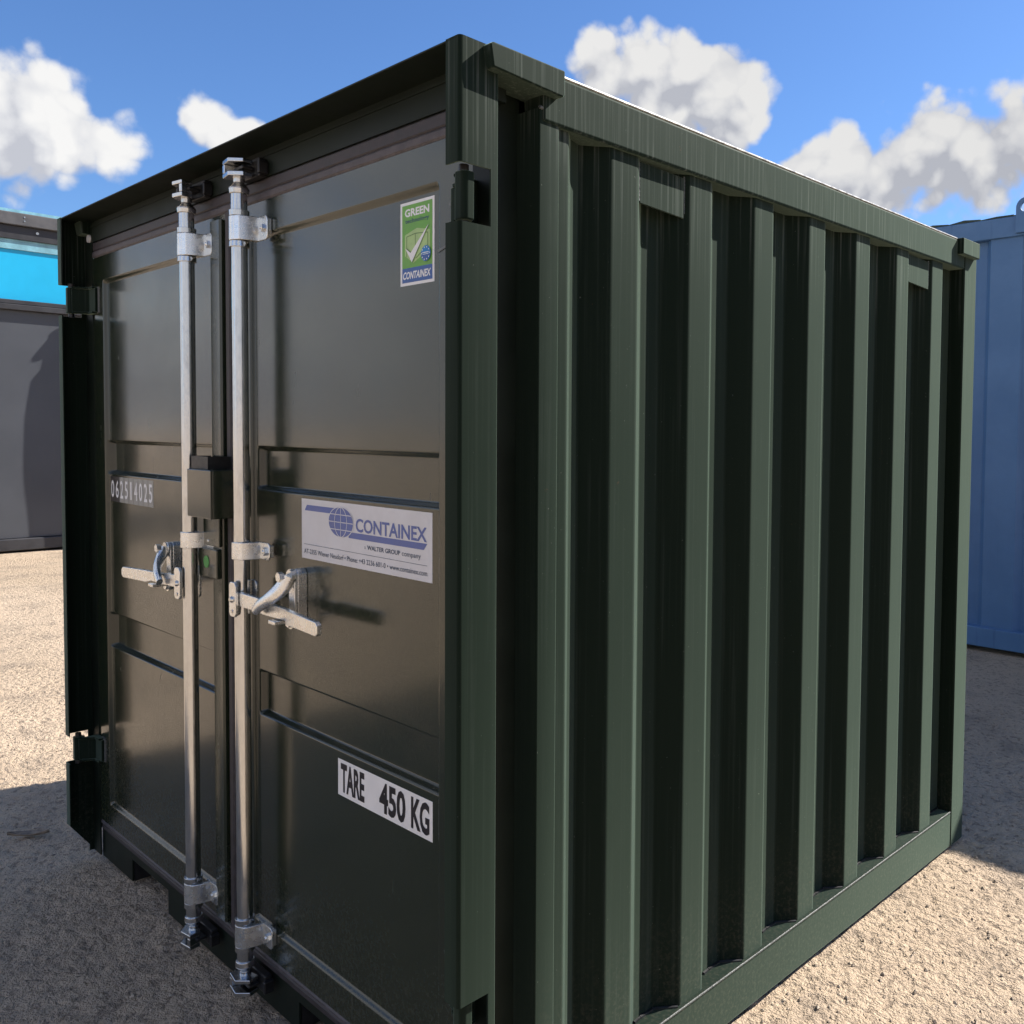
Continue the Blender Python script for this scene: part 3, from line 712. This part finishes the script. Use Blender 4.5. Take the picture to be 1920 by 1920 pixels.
d.rect(.685, .865, .640, .650, 'pwhite', 9); d.rect(.695, .855, .662, .668, 'pwhite', 9)
d.text('GREEN', .14, .86, .082, .178, 'pwhite', 2, .035); d.text('technology', .15, .86, .203, .268, 'navy', 2, .02)
d.text('CONTAINEX', .085, .90, .835, .925, 'pwhite', 2, .03, .03)
d.done('eco_sticker', dr, 'green sticker with white tick mark')

d = Decal(-.516, -.190, .571, .645, YD, 'pwhite')
d.text('TARE', .035, .305, .09, .88, 'ink', 2, .034); d.text('450', .468, .740, .09, .90, 'ink', 2, .034); d.text('KG', .795, .972, .09, .90, 'ink', 2, .034)
d.done('tare_sticker', dr, 'white sticker with black weight lettering')

d = Decal(-1.795, -1.472, 1.092, 1.164, YD, 'cell')
d.rect(0, .222, 0, 1, 'ink', 1)
for i, ch in enumerate('062514025'):
    u = i/9
    w = (.030 if ch == '1' else .074)
    d.text(ch, u+.0555-w/2, u+.0555+w/2, .14, .84, 'pwhite', 2, .014)
    if i > 1: d.seg((u, 0), (u, 1), .0014, 'line', 2)
d.done('number_plate', dl, 'row of nine number decals')
# torn bits of masking tape left on the right door
for px, pz, ang, w, h in ((-.118, 1.700, .9, .034, .006), (-.135, 1.622, .25, .06, .005), (-.10, 1.60, 0.1, .035, .016), (-.128, .40, .5, .03, .012), (-.105, .315, -.9, .05, .006)):
    b = MB(); ca, sa = math.cos(ang), math.sin(ang); q = []
    for a, c in ((-1, -1), (.9, -1), (1, .2), (.8, 1), (-.9, .8)): q.append((px+ca*a*w/2-sa*c*h/2, pz+sa*a*w/2+ca*c*h/2))
    b.prism(q, 'y', .0732, .0738); b.build('tape_scrap', 'tape', dr, smooth=False)

# ------------------------------------------------------------------ blue container behind on the right
def mat_blue():
    m, t, b = newmat('blue_paint'); p = pos(t)
    n = noise(t, p, 2.5, 6, 0.65); s_ = noise(t, p, 1.0, 4, 0.6, (26, 26, 1.2))
    c = mixc(t, smap(t, n, .35, .7), (0.082, 0.190, 0.370), (0.105, 0.225, 0.42))
    c = mixc(t, math_node(t, 'MULTIPLY', smap(t, s_, .60, .72), .35), c, (0.04, 0.11, 0.24))
    t.links.new(c, b.inputs['Base Color']); b.inputs['Roughness'].default_value = .45
    t.links.new(bump(t, n, .2, .01), b.inputs['Normal']); return m
M['blue'] = mat_blue()
M['roofgreen'] = simple('mossy_roof_edge', (0.05, 0.075, 0.06), .8, .4, 12, bmp=.3)
BX0, BX1, BY, BH = -3.5, 2.58, 4.6, 2.62
B = empty('shipping_container', ((BX0+BX1)/2, BY+1.2, 0), 'blue steel shipping container with a lifting eye behind the green one', 'container')
b = MB(); b.box(BX0, BX1, BY, BY+.06, 2.50, BH); b.build('top_rail', 'blue', B, bevel=.006)
b = MB(); b.box(BX0, BX1, BY-.012, BY+.06, .02, .14); b.build('bottom_rail', 'blue', B, bevel=.006)
pts = []; x = BX0+.05
while x < BX1-.1:
    pts += [(x, BY+.018), (x+.19, BY+.018), (x+.225, BY+.056), (x+.315, BY+.056), (x+.35, BY+.018)]; x += .35
b = MB(); n = len(pts)
b.faces([(a, y, z) for z in (.139, 2.501) for a, y in pts], [(i, i+1, n+i+1, n+i) for i in range(n-1)])
o = b.build('corrugated_side', 'blue', B, smooth=False); md = o.modifiers.new('sheet', 'SOLIDIFY'); md.thickness = .002; md.use_rim = False
for xa in (BX0, BX1-.12):
    b = MB(); b.box(xa, xa+.12, BY-.002, BY+.12, .0, BH+.001); b.build('corner_post', 'blue', B, bevel=.008)
b = MB(); b.box(BX0, BX1, BY+.062, BY+2.44, .14, BH-.02); b.build('body', 'blue', B)
b = MB()
for k in range(30):
    xa = BX0+k*.2027; b.prism([(xa, BH+.0005), (xa+.2027, BH+.0005), (xa+.2027, BH+.006+.006*random.random()), (xa+.1, BH+.012+.008*random.random()), (xa, BH+.005)], 'y', BY+.006, BY+2.42)
b.build('roof', 'roofgreen', B, smooth=False)
def lug(x0):                                    # lifting eye on a welded plate
    o_ = [(x0, 2.515), (x0+.22, 2.515), (x0+.22, 2.61), (x0+.125, 2.635)]
    cx, cz, ro, ri = x0+.055, 2.662, .055, .029
    for k in range(13): a = R(-15)+R(200)*k/12; o_.append((cx+ro*math.cos(a), cz+ro*math.sin(a)))
    b = MB(); bm_ = b.bm; n_ = len(o_); m_ = 20; yf, yb = BY-.022, BY-.004
    inn = [(cx+ri*math.cos(2*math.pi*k/m_), cz+ri*math.sin(2*math.pi*k/m_)) for k in range(m_)]
    tri = None
    from mathutils.geometry import delaunay_2d_cdt
    vv = [Vector(p) for p in o_+inn]
    ed = [(i, (i+1) % n_) for i in range(n_)]+[(n_+i, n_+(i+1) % m_) for i in range(m_)]
    rv, re_, rf, *_ = delaunay_2d_cdt(vv, ed, [], 1, 1e-6)
    keep = []
    for f_ in rf:
        c_ = sum((rv[i] for i in f_), Vector((0, 0)))/len(f_)
        if (c_-Vector((cx, cz))).length < ri*.985: continue
        keep.append(f_)
    for y in (yf, yb): b.faces([(p.x, y, p.y) for p in rv], keep)
    for ring in (o_, inn):
        k_ = len(ring); b.faces([(p[0], yf, p[1]) for p in ring]+[(p[0], yb, p[1]) for p in ring], [(i, (i+1) % k_, k_+(i+1) % k_, k_+i) for i in range(k_)])
    bmesh.ops.remove_doubles(bm_, verts=bm_.verts, dist=1e-5)
    loose = [v for v in bm_.verts if not v.link_faces]; bmesh.ops.delete(bm_, geom=loose, context='VERTS')
    b.build('lifting_lug', 'blue', B, smooth=False)
lug(-.842); lug(1.9)

# ------------------------------------------------------------------ dark cabin behind on the left
M['cabin'] = simple('charcoal_cabin_wall', (0.066, 0.072, 0.084), .34, .06, 1.6, bmp=.1)
M['cabin_dark'] = simple('charcoal_trim', (0.030, 0.030, 0.034), .45, .2, 5)
M['cabin_grey'] = simple('grey_fascia', (0.085, 0.085, 0.090), .5, .15, 9)
M['cyan'] = simple('cyan_glazing', (0.015, 0.42, 0.72), .12, .08, 1.2)
M['pale'] = simple('pale_blue_glazing', (0.22, 0.46, 0.55), .2, .25, 6)
KX, K0, K1 = -10.1, -2.4, 6.6
K = empty('cabin', (KX-1.5, (K0+K1)/2, 0), 'charcoal grey cabin with a bright cyan window band at the left', 'cabin')
b = MB(); b.box(KX-3, KX, K0, K1, .14, 2.492); b.build('wall', 'cabin', K)
b = MB(); b.box(KX-3, KX+.05, K0, K1, .012, .135); b.build('base_rail', 'cabin_dark', K, bevel=.01)
b = MB(); b.box(KX-3, KX+.05, K0, K1, 3.36, 3.49); b.build('fascia', 'cabin_grey', K, bevel=.01)
b = MB(); b.box(KX-3, KX+.01, K0, K1, 3.222, 3.359); b.build('window_head', 'cabin_dark', K, bevel=.005)
b = MB(); b.box(KX-3, KX+.035, K0, K1, 2.555, 2.60); b.build('window_sill', 'cabin_dark', K, bevel=.006)
b = MB(); b.box(KX-3, KX+.06, K0, K1, 2.494, 2.552); b.build('window_sill', 'cabin_dark', K, bevel=.006)
b = MB(); b.box(KX-2.9, KX-.02, K0+.05, K1-.05, 3.49, 3.53); b.build('roof', 'pale', K)
for ya in np.arange(K0+.05, K1-1.0, 1.78):
    b = MB(); b.box(KX-.05, KX-.03, ya, ya+1.74, 2.601, 3.12); b.build('window_pane', 'cyan', K)
    b = MB(); b.box(KX-.04, KX-.012, ya, ya+1.74, 3.122, 3.2215); b.build('window_transom', 'pale', K)
    b = MB(); b.box(KX-.06, KX+.004, ya+1.742, ya+1.778, 2.601, 3.2215); b.build('mullion', 'cabin_dark', K)
for k in range(26):
    y = K0+.25+k*.34
    for z in (3.41, 3.45):
        b = MB(); b.cyl((KX+.05, y, z), (KX+.054, y, z), .008, seg=8); b.build('rivet', 'galv', K)
    b = MB(); b.cyl((KX+.01, y+.12, 3.31), (KX+.016, y+.12, 3.31), .014, seg=8); b.build('bolt', 'galv', K)

# folded parasol standing by the cabin wall; from here only its shadow on the wall shows
M['canvas'] = simple('folded_canvas', (0.30, 0.28, 0.25), .85, .15, 14)
dxp = .34; py_, px_ = 2.19+dxp*SUN.y/SUN.x, KX+dxp; dz = dxp*SUN.z/SUN.x
U = empty('parasol', (px_, py_, 0), 'folded beige parasol on a pole beside the charcoal cabin wall', 'parasol')
b = MB(); b.cyl((px_, py_, 0), (px_, py_, 2.30+dz), .024, seg=14); b.build('pole', 'cabin_grey', U)
b = MB(); prev = None
for z, r in ((2.29, .012), (2.16, .085), (2.15, .04), (1.98, .055), (1.93, .09), (1.6, .112), (1.1, .12), (.9, .118), (.5, .105), (.1, .10), (-.1, .08)):
    if prev: b.cyl((px_, py_, prev[0]+dz), (px_, py_, z+dz), prev[1], r, 14)
    prev = (z, r)
b.build('canopy', 'canvas', U)
b = MB(); b.cyl((px_, py_, .87+dz), (px_, py_-.22, .80+dz), .02, .03, 10); b.build('crank', 'cabin_dark', U)
b = MB(); b.cyl((px_, py_, .0), (px_, py_, .06), .30, .27, 24); b.build('base', 'cabin_dark', U)

# a dry leaf on the ground in front
M['leaf'] = simple('dry_leaf', (0.27, 0.21, 0.15), .8, .3, 60)
b = MB(); vs = []; n = 9
for i in range(n):
    t_ = i/(n-1); w = .017*math.sin(math.pi*min(1, t_*1.02+.02))**.8
    for sd in (-1, 0, 1): vs.append((-.055+.12*t_, sd*w+.012*math.sin(t_*3), .004+.010*abs(sd)+.012*(2*t_-1)**2))
lx, ly = -2.225, -.035
rot = Matrix.Rotation(R(52), 3, 'Z'); vs = [tuple(rot @ Vector(v)+Vector((lx, ly, -.006))) for v in vs]
fs = [(i*3+j, i*3+j+1, i*3+j+4, i*3+j+3) for i in range(n-1) for j in range(2)]
b.faces(vs, fs); o = b.build('fallen_leaf', 'leaf', None); o.modifiers.new('thick', 'SOLIDIFY').thickness = .001
tag(o, 'small dry brown leaf lying on the shaded gravel', 'leaf')

for o in bpy.data.objects:
    if '_w' in o: del o['_w']
